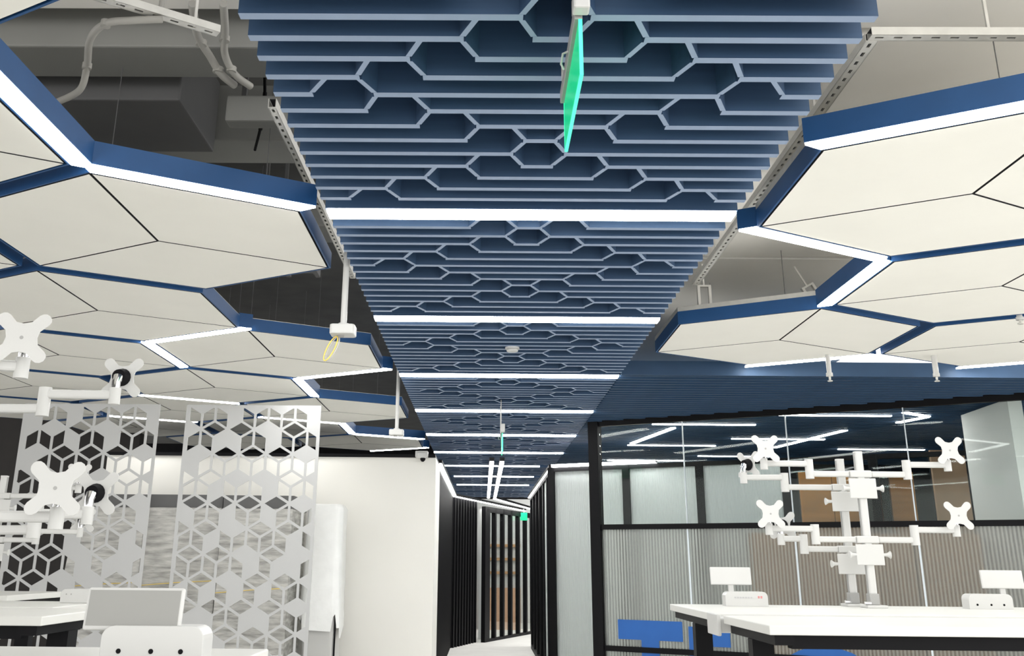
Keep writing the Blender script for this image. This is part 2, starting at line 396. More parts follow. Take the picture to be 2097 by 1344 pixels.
for a in (
    ('L', 0, -1, 5, 'widest slanted LED bar at the left edge of the photo'),
    ('L', 0, 0, 4, 'LED bar along the front edge of the largest left hexagon'),
    ('L', 1, 0, 0, 'LED bar along the far right edge of the hexagon behind the largest left one'),
    ('L', 1, 1, 2, 'short LED bar slanting between the upper monitor mount and the hanging box'),
    ('L', 1, 1, 0, 'LED bar along the back right edge of the hexagon behind the hanging box'),
    ('L', 2, 1, 5, 'short slanting LED bar at the right end of the hexagon above the perforated screens'),
    ('L', 2, 1, 1, 'LED bar along the back edge directly over the tops of the perforated screens'),
    ('L', 2, 2, 1, 'distant LED bar seen behind the upper right corner of the perforated screens'),
    ('L', 3, 2, 5, 'small distant slanting LED bar right of the perforated screens'),
    ('L', 3, 3, 4, 'distant LED bar on the front edge of the hexagon above the white wall block'),
    ('L', 3, 3, 0, 'farthest LED bar on the back edge of the hexagon above the white wall block'),
    ('L', 4, 1, 4, 'distant LED bar seen through the top of the first perforated screen'),
    ('R', 0, 0, 4, 'LED bar along the front edge of the largest right hexagon'),
    ('R', 0, 0, 2, 'LED bar along the back left edge of the largest right hexagon'),
    ('R', 1, 0, 3, 'short slanting LED bar on the left edge of the second right hexagon'),
    ('R', 2, -1, 1, 'LED bar along the back edge of the whole right hexagon'),
    ('R', 2, 0, 1, 'LED bar along the back edge of the farthest right hexagon'),
): hexlight(*a)

# ------------------------------------------------------------------ ceiling void: ducts, channels, conduits
def duct(x0, x1, y0, y1, z0, z1, m, label, flange=True, axis='x'):
    e = tag(empty('air_duct', ((x0 + x1) / 2, (y0 + y1) / 2, z0)), label, 'duct')
    hx, hy, hz = (x1 - x0) / 2, (y1 - y0) / 2, z1 - z0
    MB().box(-hx, hx, -hy, hy, 0, hz).build('duct_body', m, e, bevel=0.01)
    for t in (-0.7, 0.7): MB().box(t * hx - 0.012, t * hx + 0.012, -0.012, 0.012, hz, 4.3 - z0).build('hanger_strap', 'ductd', e)
    if flange:
        n = max(2, int((2 * hx if axis == 'x' else 2 * hy) / 1.1))
        for i in range(n + 1):
            t = -1 + 2 * i / n
            if axis == 'x': MB().box(t * hx - 0.015, t * hx + 0.015, -hy - 0.02, hy + 0.02, -0.02, hz + 0.02).build('flange', m, e)
            else: MB().box(-hx - 0.02, hx + 0.02, t * hy - 0.015, t * hy + 0.015, -0.02, hz + 0.02).build('flange', m, e)
duct(-5.5, -0.80, 3.98, 4.28, 3.62, 3.95, 'duct', 'long grey air duct crossing the dark ceiling void at upper left', False)
duct(-3.0, -1.50, 4.40, 5.05, 3.56, 3.98, 'ductd', 'dark rectangular duct box behind the long grey duct', False)
duct(-5.5, -0.80, 3.45, 3.83, 3.72, 3.90, 'slabw', 'pale beam casing along the very top edge on the left', False)
duct(-5.5, -0.78, 5.10, 5.45, 3.66, 4.00, 'duct', 'grey air duct low in the dark void beside the baffles', False)
duct(-5.5, -0.78, 6.70, 7.10, 3.70, 4.00, 'duct', 'grey air duct above the second left hexagon row', False)
duct(-1.30, -0.80, 4.50, 4.60, 3.50, 3.64, 'duct', 'short grey duct stub next to the dark duct box', False)
duct(-1.55, -1.15, 6.05, 6.55, 3.30, 3.55, 'ductd', 'dark square fan box above the gap in the left hexagons', True)

def channel(name, p0, p1, wd, dp, label, slots=True, rise=None):
    """U-section slotted channel between two points, open side up, slot holes through the web"""
    p0, p1 = Vector(p0), Vector(p1); L = (p1 - p0).length; d = (p1 - p0).normalized()
    e = tag(empty(name, p0), label, 'channel'); rz = math.atan2(d.y, d.x); e.rotation_euler = (0, -math.asin(d.z), rz)
    b = MB(); t = 0.003; pit = 0.065; sl = 0.030; sw = 0.011; n = int(L / pit); x = 0.0
    for s in (-1, 1): b.box(0, L, s * wd / 2 - t / 2, s * wd / 2 + t / 2, 0, dp)
    b.box(0, L, -wd / 2, -sw / 2, 0, t); b.box(0, L, sw / 2, wd / 2, 0, t)
    for i in range(n + 1):
        a0 = 0 if i == 0 else i * pit - pit / 2 + sl / 2; a1 = min(L, i * pit + pit / 2 - sl / 2)
        if a1 > a0: b.box(a0, a1, -sw / 2, sw / 2, 0, t)
    b.build('channel_body', 'galv', e)
    MB().box(0, L, -wd / 2 + t, wd / 2 - t, dp - 0.004, dp - 0.002).build('channel_back', 'dark', e)
    for f in (0.2, 0.8):
        MB().box(L * f - 0.005, L * f + 0.005, -0.005, 0.005, t, (rise or 0.6)).build('threaded_rod', 'galv', e)
channel('slotted_channel', (1.345, 3.10, CAM + 1.75), (1.375, 6.3, CAM + 1.75), 0.042, 0.03, 'slotted steel channel running along the right side of the baffles', rise=0.25)
channel('slotted_channel', (1.33, 3.08, CAM + 1.752), (3.4, 3.07, CAM + 1.752), 0.042, 0.03, 'slotted steel channel crossing the top right corner', rise=0.25)
channel('slotted_channel', (-0.87, 3.66, CAM + 1.75), (-0.86, 6.2, CAM + 1.75), 0.030, 0.04, 'slotted steel channel running along the left side of the baffles', rise=0.3)
channel('slotted_channel', (-1.40, 3.08, CAM + 1.9), (-1.02, 3.34, CAM + 1.9), 0.040, 0.03, 'short loose slotted channel at the top left', rise=0.9)

def conduit(pts, r, label, mt='conduit', name='conduit', clips=0):
    # smooth the control points with a Catmull-Rom pass
    P = [Vector(p) for p in pts]; out = []
    for i in range(len(P) - 1):
        a, b, c, d = P[max(i - 1, 0)], P[i], P[i + 1], P[min(i + 2, len(P) - 1)]
        for k in range(8):
            t = k / 8; out.append(0.5 * ((2 * b) + (c - a) * t + (2 * a - 5 * b + 4 * c - d) * t * t + (3 * b - a - 3 * c + d) * t ** 3))
    out.append(P[-1])
    e = tag(empty(name, P[0]), label, 'conduit')
    o = MB().tube([p - P[0] for p in out], r, 10).build('tube', mt, e, smooth=True)
    for q in (out[len(out) // 3], out[2 * len(out) // 3]):
        MB().tube([q - P[0] + Vector((0, 0, -0.012)), q - P[0] + Vector((0, 0, 0.012))], r * 1.35, 10).build('coupling', mt, e)
conduit([(-1.19, 3.205, CAM + 1.885), (-1.30, 3.206, CAM + 1.88), (-1.405, 3.23, CAM + 1.88), (-1.505, 3.344, CAM + 1.88), (-1.60, 3.56, CAM + 1.88), (-1.655, 3.65, CAM + 1.82), (-1.76, 3.70, CAM + 1.79)], 0.014, 'bent grey conduit curving down from the loose slotted channel')
conduit([(-1.168, 3.45, CAM + 2.1), (-1.215, 3.69, CAM + 2.1), (-1.20, 3.84, CAM + 2.08), (-1.17, 3.93, CAM + 2.04), (-1.13, 4.02, CAM + 2.03)], 0.017, 'left one of two grey flexible conduits beside the top of the baffles')
conduit([(-1.045, 3.45, CAM + 2.1), (-1.088, 3.649, CAM + 2.1), (-1.13, 3.82, CAM + 2.08), (-1.11, 3.93, CAM + 2.04), (-1.06, 4.03, CAM + 2.03)], 0.016, 'right one of two grey flexible conduits beside the top of the baffles')
conduit([(-1.21, 3.235, CAM + 2.60), (-1.21, 3.235, CAM + 2.2), (-1.21, 3.235, CAM + 1.94)], 0.010, 'upright thin pipe holding the loose slotted channel')
conduit([(-1.30, 5.15, CAM + 2.2), (-1.17, 4.75, CAM + 2.25), (-1.12, 4.5, CAM + 2.35)], 0.008, 'thin dark cable hanging in the void left of the baffles', 'blackm', 'cable')
conduit([(-1.79, 3.98, CAM + 1.61), (-1.70, 3.98, CAM + 1.66), (-1.63, 4.02, CAM + 1.60)], 0.004, 'short white wire looping over the left hexagon light', 'white', 'cable')

def bracket(x, y, z, label, tilt=0.0):
    e = tag(empty('hanger_bracket', (x, y, z)), label, 'bracket'); e.rotation_euler = (0, tilt, 0)
    MB().box(-0.045, -0.028, -0.015, 0.015, 0, 0.16).build('side_strap', 'galv', e); MB().box(0.028, 0.045, -0.015, 0.015, 0, 0.16).build('side_strap', 'galv', e)
    MB().box(-0.045, 0.045, -0.015, 0.015, 0.16, 0.172).build('top_strap', 'galv', e); MB().box(-0.005, 0.005, -0.005, 0.005, 0.172, 0.32).build('rod', 'galv', e)
bracket(1.44, 6.35, ZH + HT + 0.005, 'small upright steel bracket on the left edge of the whole right hexagon')
bracket(2.20, 6.35, ZH + HT + 0.03, 'tilted steel bracket in the dark gap beside the slanting right light', -0.5)

# ------------------------------------------------------------------ hanging devices
def hangbox(x, y, zt, z, s, label, loop=True):
    e = tag(empty('hanging_box', (x, y, z)), label, 'ceiling device')
    MB().tube([(0, 0, 0.05), (0, 0, zt - z)], 0.016 * s, 12).build('pole', 'white', e, smooth=True)
    MB().prism(rrect(0.125 * s, 0.115 * s, 0.02 * s), 0.0, 0.05 * s).build('box', 'white', e, bevel=0.006)
    MB().cyl((0, 0), 0.026 * s, 0.05 * s, 0.062 * s).build('collar', 'white', e)
    MB().cyl((-0.01 * s, 0), 0.016 * s, -0.008 * s, 0.002).build('cable_gland', 'grey', e)
    if loop:
        for q, (dx, mt) in enumerate(((0.0, 'yellow'), (0.007, 'white'))):
            pts = []
            for k in range(25):
                t = 2 * PI * k / 24
                pts.append((-0.032 * s + dx + 0.020 * s * math.sin(t) - 0.026 * s * (1 - math.cos(t)), 0.01 * q, -0.004 * s - 0.062 * s * (1 - math.cos(t)) / 1.0))
            MB().tube(pts, 0.0032 * s, 6).build('cable_loop', mt, e, smooth=True)
hangbox(-0.715, 4.9, 4.30, CAM + 1.085, 1.0, 'white junction box on a pole with a yellow cable loop left of the baffles')
hangbox(-0.77, 8.8, 4.30, CAM + 1.06, 1.0, 'distant white junction box on a thin pole above the white wall block', False)

def exitsign(x, y, ztop, L, H, label, rz=0.0):
    """green plate hanging edge-on to the camera"""
    e = tag(empty('exit_sign', (x, y, ztop), rz), label, 'sign')
    MB().box(-0.004, 0.004, 0, L, -H, -0.006).build('green_plate', 'green', e)
    r = MB(); 
    for a in ((-0.005, 0.005, 0, L, -H - 0.004, -H), (-0.005, 0.005, -0.004, 0, -H - 0.004, -0.006), (-0.005, 0.005, L, L + 0.004, -H - 0.004, -0.006)): r.box(*a)
    r.build('edge_trim', 'greenedge', e)
    MB().box(-0.016, 0.006, -0.004, L + 0.004, -0.006, 0.035).build('housing', 'grey', e, bevel=0.003)
    for yy in (0.06, L - 0.06): MB().tube([(-0.012, yy, 0.04), (-0.012, yy, ZL + 0.02 - ztop)], 0.004, 8).build('hanging_rod', 'white', e)
    MB().box(-0.022, 0.022, -0.055, -0.008, 0.0, 0.075).build('hanging_clamp', 'white', e, bevel=0.006)
    MB().tube([(-0.014, 0.20, 0.01), (-0.03, 0.205, 0.005), (-0.035, 0.21, -0.025), (-0.027, 0.215, -0.04)], 0.0035, 8).build('hook', 'white', e)
exitsign(0.245, 2.32, CAM + 1.375, 0.50, 0.165, 'nearest green exit sign hanging edge-on at the top of the photo', 0.0)
exitsign(0.165, 9.25, CAM + 1.15, 0.40, 0.16, 'distant green exit sign hanging edge-on over the corridor mouth')

e = tag(empty('smoke_detector', (0.19, 6.85, ZL)), 'small white round smoke detector on the baffle ceiling', 'detector')
MB().cyl((0, 0), 0.05, -0.012, 0.0, 24).build('base', 'white', e); MB().cyl((0, 0), 0.040, -0.03, -0.012, 24).build('cover', 'white', e, bevel=0.006)

def sprinkler(x, y, z0, z1, label, wide=False):
    e = tag(empty('sprinkler', (x, y, z0)), label, 'sprinkler')
    h = z1 - z0
    MB().tube([(0, 0, h * 0.4), (0, 0, h + 0.25)], 0.017 if not wide else 0.02, 12).build('pipe', 'white', e)
    MB().tube([(0, 0, h * 0.25), (0, 0, h * 0.42)], 0.024, 12).build('fitting', 'white', e)
    MB().tube([(0, 0, 0.012), (0, 0, h * 0.25)], 0.008, 10).build('head', 'galv', e); MB().cyl((0, 0), 0.018, 0, 0.006, 16).build('deflector', 'galv', e)
sprinkler(2.54, 7.3, CAM + 1.30, CAM + 1.45, 'white sprinkler hanging below the whole right hexagon')
sprinkler(3.325, 7.3, CAM + 1.305, CAM + 1.45, 'white drop pipe sprinkler above the right part of the glass partition', True)
sprinkler(3.32, 6.05, CAM + 1.445, CAM + 1.55, 'tiny sprinkler between the right hexagons near the right edge')

e = tag(empty('security_camera', (-0.70, 11.3, CAM + 1.125)), 'white dome security camera at the top right corner of the white wall block', 'camera')
MB().box(-0.07, 0.07, -0.02, 0.08, 0.0, 0.07).build('mount', 'white', e, bevel=0.008)
MB().prism(rrect(0.10, 0.09, 0.02), -0.015, 0.05).build('body', 'white', e, bevel=0.008)
MB().tube([(0.015, -0.02, -0.05), (0.015, -0.02, -0.035), (0.015, -0.02, -0.01)], [0.012, 0.026, 0.032], 16).build('lens', 'blackm', e, smooth=True)

# ================================================================== GLASS PARTITION ON THE RIGHT (runs at -30 degrees)
GA = -PI / 6; GO = Vector((1.16, 10.66, 0))
gp = struct(empty('wall_glass', GO, GA), 'black framed glass partition with clear top and fluted lower panes on the right', 'glass partition')
JX = [0.0, 0.97, 2.0, 3.06, 4.12, 5.2]; GL = 6.2; JX.append(GL)
RZ, LZ = CAM + 0.37, CAM - 0.78
MB().box(-0.05, 0.06, -0.05, 0.05, 0, ZL).build('corner_post', 'black', gp)
MB().box(0.06, GL, -0.025, 0.025, ZL - 0.05, ZL + 0.01).build('top_rail', 'black', gp)
MB().box(0.06, GL, -0.03, 0.03, RZ - 0.025, RZ + 0.025).build('middle_rail', 'black', gp)
MB().box(0.06, GL, -0.03, 0.03, LZ - 0.025, LZ + 0.025).build('lower_rail', 'black', gp)
MB().box(0.06, GL, -0.03, 0.03, 0, 0.08).build('bottom_rail', 'black', gp)
for i in range(len(JX) - 1):
    a, b = max(JX[i], 0.06) + 0.004, JX[i + 1] - 0.004
    MB().box(a, b, -0.005, 0.005, RZ + 0.025, ZL - 0.05).build('clear_pane', 'glass', gp)
    MB().box(a, b, -0.006, 0.006, LZ + 0.025, RZ - 0.025).build('fluted_pane', 'fluted', gp)
    MB().box(a, b, -0.006, 0.006, 0.08, LZ - 0.025).build('fluted_pane', 'fluted', gp)
    if i:
        MB().box(JX[i] - 0.005, JX[i] + 0.005, -0.008, 0.008, RZ + 0.025, ZL - 0.05).build('pane_joint', 'gedge', gp)
        MB().box(JX[i] - 0.008, JX[i] + 0.008, -0.010, 0.010, LZ + 0.025, RZ - 0.025).build('pane_joint', 'gedge', gp)
# blue letters on the room side of the fluted panes
def onglass(u, dy, z): return gp.matrix_world if False else (GO.x + u * math.cos(GA) - dy * math.sin(GA), GO.y + u * math.sin(GA) + dy * math.cos(GA), z)
def letter(name, polys, u, z, label):
    e = MB()
    for p in polys: e.prism(p, 0, 0.006, 0, M4=RX)
    o = e.build(name, 'blue'); o.location = onglass(u, -0.016, z); o.rotation_euler = (0, 0, GA); return tag(o, label, 'letter', 'blue sign letters on the fluted glass')
letter('letter_t', [[(0, 0.34), (0.66, 0.34), (0.66, 0.52), (0, 0.52)], [(0.24, 0.0), (0.42, 0.0), (0.42, 0.34), (0.24, 0.34)]], 0.21, CAM - 1.03, 'big blue letter T on the fluted glass at the left')
letter('letter_bar', [[(0, 0), (0.40, 0), (0.40, 0.17), (0.2, 0.17), (0.2, 0.33), (0.40, 0.33), (0.40, 0.50), (0, 0.50)]], 0.93, CAM - 1.05, 'blue letter right of the T, partly hidden by the black desk legs')
ring = []
ro, ri, n = 0.60, 0.36, 32
for k in range(n):
    a, b = 2 * PI * k / n, 2 * PI * (k + 1) / n
    ring.append([(ri * math.cos(a), ri * math.sin(a)), (ro * math.cos(a), ro * math.sin(a)), (ro * math.cos(b), ro * math.sin(b)), (ri * math.cos(b), ri * math.sin(b))])
letter('letter_o', ring, 2.18, CAM - 1.27, 'round blue letter O seen under the right desk')

# inside the glass room: lights on the soffit, second partition, boards
RL = [(1.78, 2.88, 10.68), (1.79, 2.89, 12.65), (2.91, 4.01, 11.9), (2.92, 4.03, 9.94), (1.76, 2.87, 14.55), (2.92, 3.95, 13.88), (4.5, 5.6, 12.9)]
RN = ['long LED bar high in the glass room, left of the others', 'LED bar in the glass room below the left slanting bar', 'LED bar in the middle of the glass room crossed by a slanting bar', 'highest LED bar in the glass room', 'lowest left LED bar in the glass room beside the corner post', 'LED bar in the glass room behind the upper left monitor mount', 'far LED bar at the right of the glass room']
def roomlight(p, q, lb, wd=0.045):
    p, q = Vector((*p, 0)), Vector((*q, 0)); d = q - p
    e = tag(empty('linear_light', (p.x, p.y, ZL - 0.002), math.atan2(d.y, d.x)), lb, 'light', 'LED bars in the glass room')
    MB().box(0, d.length, -wd / 2 - 0.004, wd / 2 + 0.004, -0.004, 0.0).build('housing', 'soffit', e)
    MB().box(0.004, d.length - 0.004, -wd / 2, wd / 2, -0.014, -0.002).build('diffuser', 'led', e)
for (x0, x1, y), lb in zip(RL, RN): roomlight((x0, y), (x1, y), lb)
roomlight((2.06, 10.98), (1.82, 12.46), 'slanting LED bar at the left of the glass room', 0.06)
roomlight((3.96, 11.05), (3.66, 12.8), 'slanting LED bar crossing the middle of the glass room', 0.06)
roomlight((4.06, 9.70), (4.40, 9.96), 'short upper stroke of the pointed LED pair at the right of the glass room', 0.06)
roomlight((4.40, 9.98), (4.28, 10.42), 'short lower stroke of the pointed LED pair at the right of the glass room', 0.06)

P2 = Vector((0.87, 13.08, 0)); H2 = CAM + 1.18
p2 = struct(empty('wall_frosted', P2, GA), 'second black framed frosted glass partition behind the glass room', 'glass partition')
posts = [0.0, 1.02, 1.95, 2.95, 3.9, 4.9]
for i, u in enumerate(posts):
    MB().box(u - 0.045, u + 0.045, -0.04, 0.04, 0, H2).build('post', 'black', p2)
MB().box(0, 5.0, -0.035, 0.035, H2 - 0.05, H2).build('top_rail', 'black', p2); MB().box(0, 5.0, -0.035, 0.035, 0, 0.07).build('bottom_rail', 'black', p2)
for i in range(len(posts) - 1):
    MB().box(posts[i] + 0.045, posts[i + 1] - 0.045, -0.006, 0.006, 0.07, H2 - 0.05).build('frosted_pane', 'frost' if i < 3 else 'glass', p2)
e = tag(empty('linear_light', (P2.x, P2.y - 0.06, H2 + 0.005), GA), 'LED line along the top of the frosted glass partition', 'light')
MB().box(0, 1.4, -0.03, 0.02, 0, 0.03).build('housing', 'black', e); MB().box(0, 1.4, -0.034, -0.03, 0, 0.03).build('diffuser', 'led', e); MB().box(0, 1.4, -0.03, 0.02, -0.003, 0.0).build('diffuser', 'led', e)
# white bright wall behind the frosted panes, warm boards further right
struct(MB().box(0.9, 3.2, 14.9, 15.0, 0, CAM + 1.18).build('wall_room', 'wallw'), 'white wall behind the frosted glass panes', 'wall')
for (x0, x1, y, z0, z1, m, lb) in (
    (3.55, 4.28, 11.55, 0.0, CAM + 1.02, 'wood', 'orange brown wooden board standing behind the monitor poles in the glass room'),
    (4.52, 4.80, 11.45, 0.0, CAM + 1.02, 'wood', 'narrow orange brown wooden board right of the dark cupboard in the glass room'),
    (4.95, 5.45, 11.3, 0.0, CAM + 1.25, 'tan', 'pale tan board behind the right monitor mounts in the glass room'),
    (2.75, 4.50, 10.75, 0.0, CAM + 0.33, 'brown', 'low brown cabinet seen blurred through the fluted glass behind the monitor poles'),
    (3.95, 4.55, 9.55, 0.0, CAM + 0.30, 'brown', 'low brown cabinet seen blurred through the fluted glass near the right edge'),
):
    e = tag(empty('board', ((x0 + x1) / 2, y, 0)), lb, 'board'); hw = (x1 - x0) / 2
    n = max(1, round((x1 - x0) / 0.42))
    for k in range(n):
        MB().box(-hw + 2 * hw * k / n + 0.003, -hw + 2 * hw * (k + 1) / n - 0.003, -0.02, 0.02, z0, z1).build('board_panel', m, e, bevel=0.004)
    MB().box(-hw, hw, 0.02, 0.05, z0, z1 - 0.01).build('back_frame', 'black', e)
e = tag(empty('cupboard', (4.40, 11.42, 0)), 'tall black cupboard between the wooden boards in the glass room', 'cupboard')
MB().box(-0.09, 0.09, -0.03, 0.25, 0, CAM + 1.05).build('body', 'blackm', e); MB().box(-0.085, 0.085, -0.05, -0.03, 0.1, CAM + 1.0).build('door', 'black', e); MB().box(0.05, 0.06, -0.07, -0.05, CAM + 0.28, CAM + 0.42).build('handle', 'chrome', e)
sw = struct(empty('wall_right', (4.62, 8.72, 0), math.radians(87)), 'grey white side wall panel behind the right end of the glass', 'wall')
MB().box(0, 1.0, -0.06, 0.06, 0, ZL - 0.03).build('wall_panel', 'greyw', sw)
dr = struct(empty('door_1', (4.66, 9.80, 0), math.radians(35)), 'black framed glass door between the tan board and the grey side wall', 'door')
MB().box(0, 0.06, -0.03, 0.03, 0, CAM + 1.2).build('door_frame', 'black', dr); MB().box(0.84, 0.9, -0.03, 0.03, 0, CAM + 1.2).build('door_frame', 'black', dr)
MB().box(0, 0.9, -0.03, 0.03, CAM + 1.14, CAM + 1.2).build('door_head', 'black', dr); MB().box(0.06, 0.84, -0.005, 0.005, 0, CAM + 1.14).build('door_pane', 'glass', dr)
struct(MB().box(7.2, 7.3, 8.0, 15.0, 0, CAM + 1.44).build('wall_room_side', 'blackm'), 'dark far right side wall of the glass room', 'wall')
struct(MB().box(3.2, 9, 15.0, 15.1, 0, CAM + 1.44).build('wall_room_dark', 'blackm'), 'dark rear wall of the glass room', 'wall')

# ================================================================== CORRIDOR
def linelight(p, q, z, lb, wd=0.045, dim=False):
    p, q = Vector((*p, 0)), Vector((*q, 0)); d = q - p
    e = tag(empty('linear_light', (p.x, p.y, z), math.atan2(d.y, d.x)), lb, 'light', 'LED lines along the corridor')
    MB().box(0, d.length, -wd / 2 - 0.004, wd / 2 + 0.004, 0.004, 0.05).build('housing', 'black', e)
    MB().box(0.002, d.length - 0.002, -wd / 2, wd / 2, -0.006, 0.006).build('diffuser', 'led2' if dim else 'led', e)
ZC = CAM + 1.18
linelight((-0.56, 12.62), (-0.54, 18.93), ZC, 'LED line along the top of the left corridor wall', 0.06)
linelight((0.87, 13.15), (0.85, 19.16), ZC, 'LED line along the top of the right corridor wall', 0.06)
linelight((0.09, 12.30), (0.08, 19.27), ZC, 'left one of two LED lines down the corridor centre', 0.05)
linelight((0.215, 12.30), (0.20, 19.54), ZC, 'right one of two LED lines down the corridor centre', 0.05)
linelight((-0.54, 18.95), (0.95, 24.0), ZC, 'LED line turning right at the left corridor bend', 0.06)
linelight((0.20, 19.56), (1.05, 23.1), ZC, 'LED line turning right at the corridor centre bend', 0.06)
# left wall: black upright slats on a dark board
lw = struct(empty('wall_corridor_left', (-0.60, 0, 0)), 'black slatted left wall of the corridor', 'wall')
MB().box(-0.12, -0.03, 12.5, 18.9, 0, ZC).build('wall_board', 'blackm', lw)
slat = MB().box(-0.03, 0.02, -0.025, 0.025, 0, ZC - 0.01).mesh('slat', 'black')
for i in range(42): link('slat', slat, lw, (0, 12.62 + i * 0.15, 0))
d2 = Vector((1.49, 5.07)).normalized(); an2 = math.atan2(d2.y, d2.x)
ZB = ZC - 0.02; ZF = ZC - 0.10
bw = struct(empty('wall_corridor_bend', (-0.58, 18.9, 0), an2), 'black wall where the corridor bends right', 'wall')
MB().box(0, 1.55, 0.0, 0.1, 0, ZB).build('wall_board', 'black', bw)
for i in range(9): link('slat', slat, bw, (0.1 + i * 0.17, 0.0, 0), PI / 2)
struct(MB().box(-0.10, 0.10, 21.2, 21.3, 0, ZF).build('wall_pale', 'greyw'), 'narrow pale wall strip at the corridor end', 'wall')
fw = struct(empty('wall_far_glass', (0.03, 20.4, 0), math.atan2(2.55, 0.98)), 'black framed glass wall at the corridor end', 'glass partition')
MB().box(-0.1, 0.16, -0.04, 0.04, 0, ZF).build('end_post', 'black', fw)
for i in range(6): MB().box(0.45 + i * 0.48, 0.53 + i * 0.48, -0.04, 0.04, 0, ZF).build('post', 'black', fw)
for i in range(6): MB().box((0.16 if i == 0 else 0.53 + (i - 1) * 0.48), 0.45 + i * 0.48, -0.005, 0.005, 0.05, ZF - 0.1).build('glass_pane', 'glass', fw)
MB().box(0, 3.2, -0.04, 0.04, ZF - 0.1, ZF).build('top_rail', 'black', fw); MB().box(0, 3.2, -0.04, 0.04, 0, 0.05).build('bottom_rail', 'black', fw)
struct(MB().box(-0.4, 1.9, 24.6, 24.7, 0, ZC + 0.3).build('wall_far', 'greyw'), 'pale wall beyond the far glass', 'wall')
e = tag(empty('bookcase', (0.45, 24.2, 0)), 'brown and white shelving behind the far corridor glass', 'shelf')
MB().box(-0.4, 0.4, 0.0, 0.3, 0, 0.9).build('base_cabinet', 'tan', e); MB().box(-0.4, 0.4, 0.1, 0.3, 0.9, 2.0).build('back_panel', 'white', e)
for z in (1.2, 1.5, 1.8): MB().box(-0.4, 0.4, 0.0, 0.3, z, z + 0.06).build('shelf', 'brown', e)
e = tag(empty('exit_sign', (0.86, 22.3, CAM + 0.90)), 'tiny green exit sign at the far end of the corridor', 'sign')
MB().box(-0.075, 0.075, -0.02, 0.02, 0, 0.16).build('green_plate', 'green', e); MB().tube([(0, 0, 0.16), (0, 0, 0.24)], 0.006, 8).build('hanging_rod', 'white', e)
# right wall: black posts and glass
rw = struct(empty('wall_corridor_right', (0.88, 0, 0)), 'right corridor wall of black posts and glass panes', 'wall')
ys = [13.12, 14.05, 15.0, 16.0, 17.0, 18.0, 19.0]
for i, y in enumerate(ys):
    MB().box(-0.03, 0.06, y - 0.05, y + 0.05, 0, ZC).build('post', 'black', rw)
    if i: MB().box(0.0, 0.012, ys[i - 1] + 0.05, y - 0.05, 0.07, ZC - 0.06).build('glass_pane', 'glass' if i != 2 else 'frost', rw)
MB().box(-0.03, 0.06, 13.1, 19.0, ZC - 0.06, ZC).build('top_rail', 'black', rw); MB().box(-0.03, 0.06, 13.1, 19.0, 0, 0.07).build('bottom_rail', 'black', rw)
struct(MB().box(0.95, 1.0, 15.2, 19.5, 0, ZC).build('wall_side_room', 'blackm'), 'dark wall behind the right corridor glass', 'wall')

# ================================================================== PERFORATED SCREENS
def clip(poly, x0, x1, z0, z1):
    for ax, lim, sg in ((0, x0, 1), (0, x1, -1), (1, z0, 1), (1, z1, -1)):
        out = []
        for i in range(len(poly)):
            a, b = poly[i - 1], poly[i]; ia = sg * (a[ax] - lim) >= -1e-9; ib = sg * (b[ax] - lim) >= -1e-9
            if ia != ib:
                t = (lim - a[ax]) / (b[ax] - a[ax]); out.append((a[0] + t * (b[0] - a[0]), a[1] + t * (b[1] - a[1])))
            if ib: out.append(b)
        poly = out
        if len(poly) < 3: return []
    return poly
def area(p): return 0.5 * sum(p[i - 1][0] * p[i][1] - p[i][0] * p[i - 1][1] for i in range(len(p)))
CW, CV = 0.2395, 0.1424
def screen(xl, xr, y, zt, zb, zoff, xoff, filled, label):
    e = tag(empty('perforated_screen', ((xl + xr) / 2, y, zb)), label, 'screen', 'perforated screens')
    W = (xr - xl) / 2; H = zt - zb; b = MB(); bd = 0.018
    nrow = int(H / (1.5 * CV)) + 3
    for r in range(-1, nrow):
        cz = H - zoff - r * 1.5 * CV
        for c in range(-1, 7):
            cx = -W + xoff + c * CW + (CW / 2 if r % 2 else 0)
            T = {'t': [(cx, cz), (cx + CW / 2, cz + CV / 2), (cx, cz + CV), (cx - CW / 2, cz + CV / 2)],
                 'l': [(cx, cz), (cx - CW / 2, cz + CV / 2), (cx - CW / 2, cz - CV / 2), (cx, cz - CV)],
                 'r': [(cx, cz), (cx, cz - CV), (cx + CW / 2, cz - CV / 2), (cx + CW / 2, cz + CV / 2)]}
            for k, poly in T.items():
                cl = clip(poly, -W + bd, W - bd, bd, H - bd)
                if len(cl) < 3 or abs(area(cl)) < 1e-5: continue
                # drop doubled points
                q = [p for i, p in enumerate(cl) if (Vector(p) - Vector(cl[i - 1])).length > 1e-5]
                if len(q) < 3: continue
                if area(q) < 0: q = q[::-1]
                full = abs(area(q)) > 0.40 * abs(area(poly))
                if (r, c, k) in filled or not full: b.prism(q, -0.006, 0.006, 0, M4=RX, caps=True)
                else: b.ringx(q, inset(q, 0.0105))
    return e, b, W, H, bd
def screen_obj(*a):
    e, b, W, H, bd = screen(*a)
    flat = MB(); flat.v, flat.f, flat.m = b.v, b.f, b.m
    me = flat
    for (x0, x1, z0, z1) in ((-W, -W + bd, 0, H), (W - bd, W, 0, H), (-W + bd, W - bd, 0, bd), (-W + bd, W - bd, H - bd, H)): me.box(x0, x1, -0.006, 0.006, z0, z1)
    me.build('cut_sheet', 'plate', e)
    MB().box(-W, W, -0.05, 0.05, -a[4] if a[4] < 0.2 else -0.02, 0).build('foot', 'plate', e)
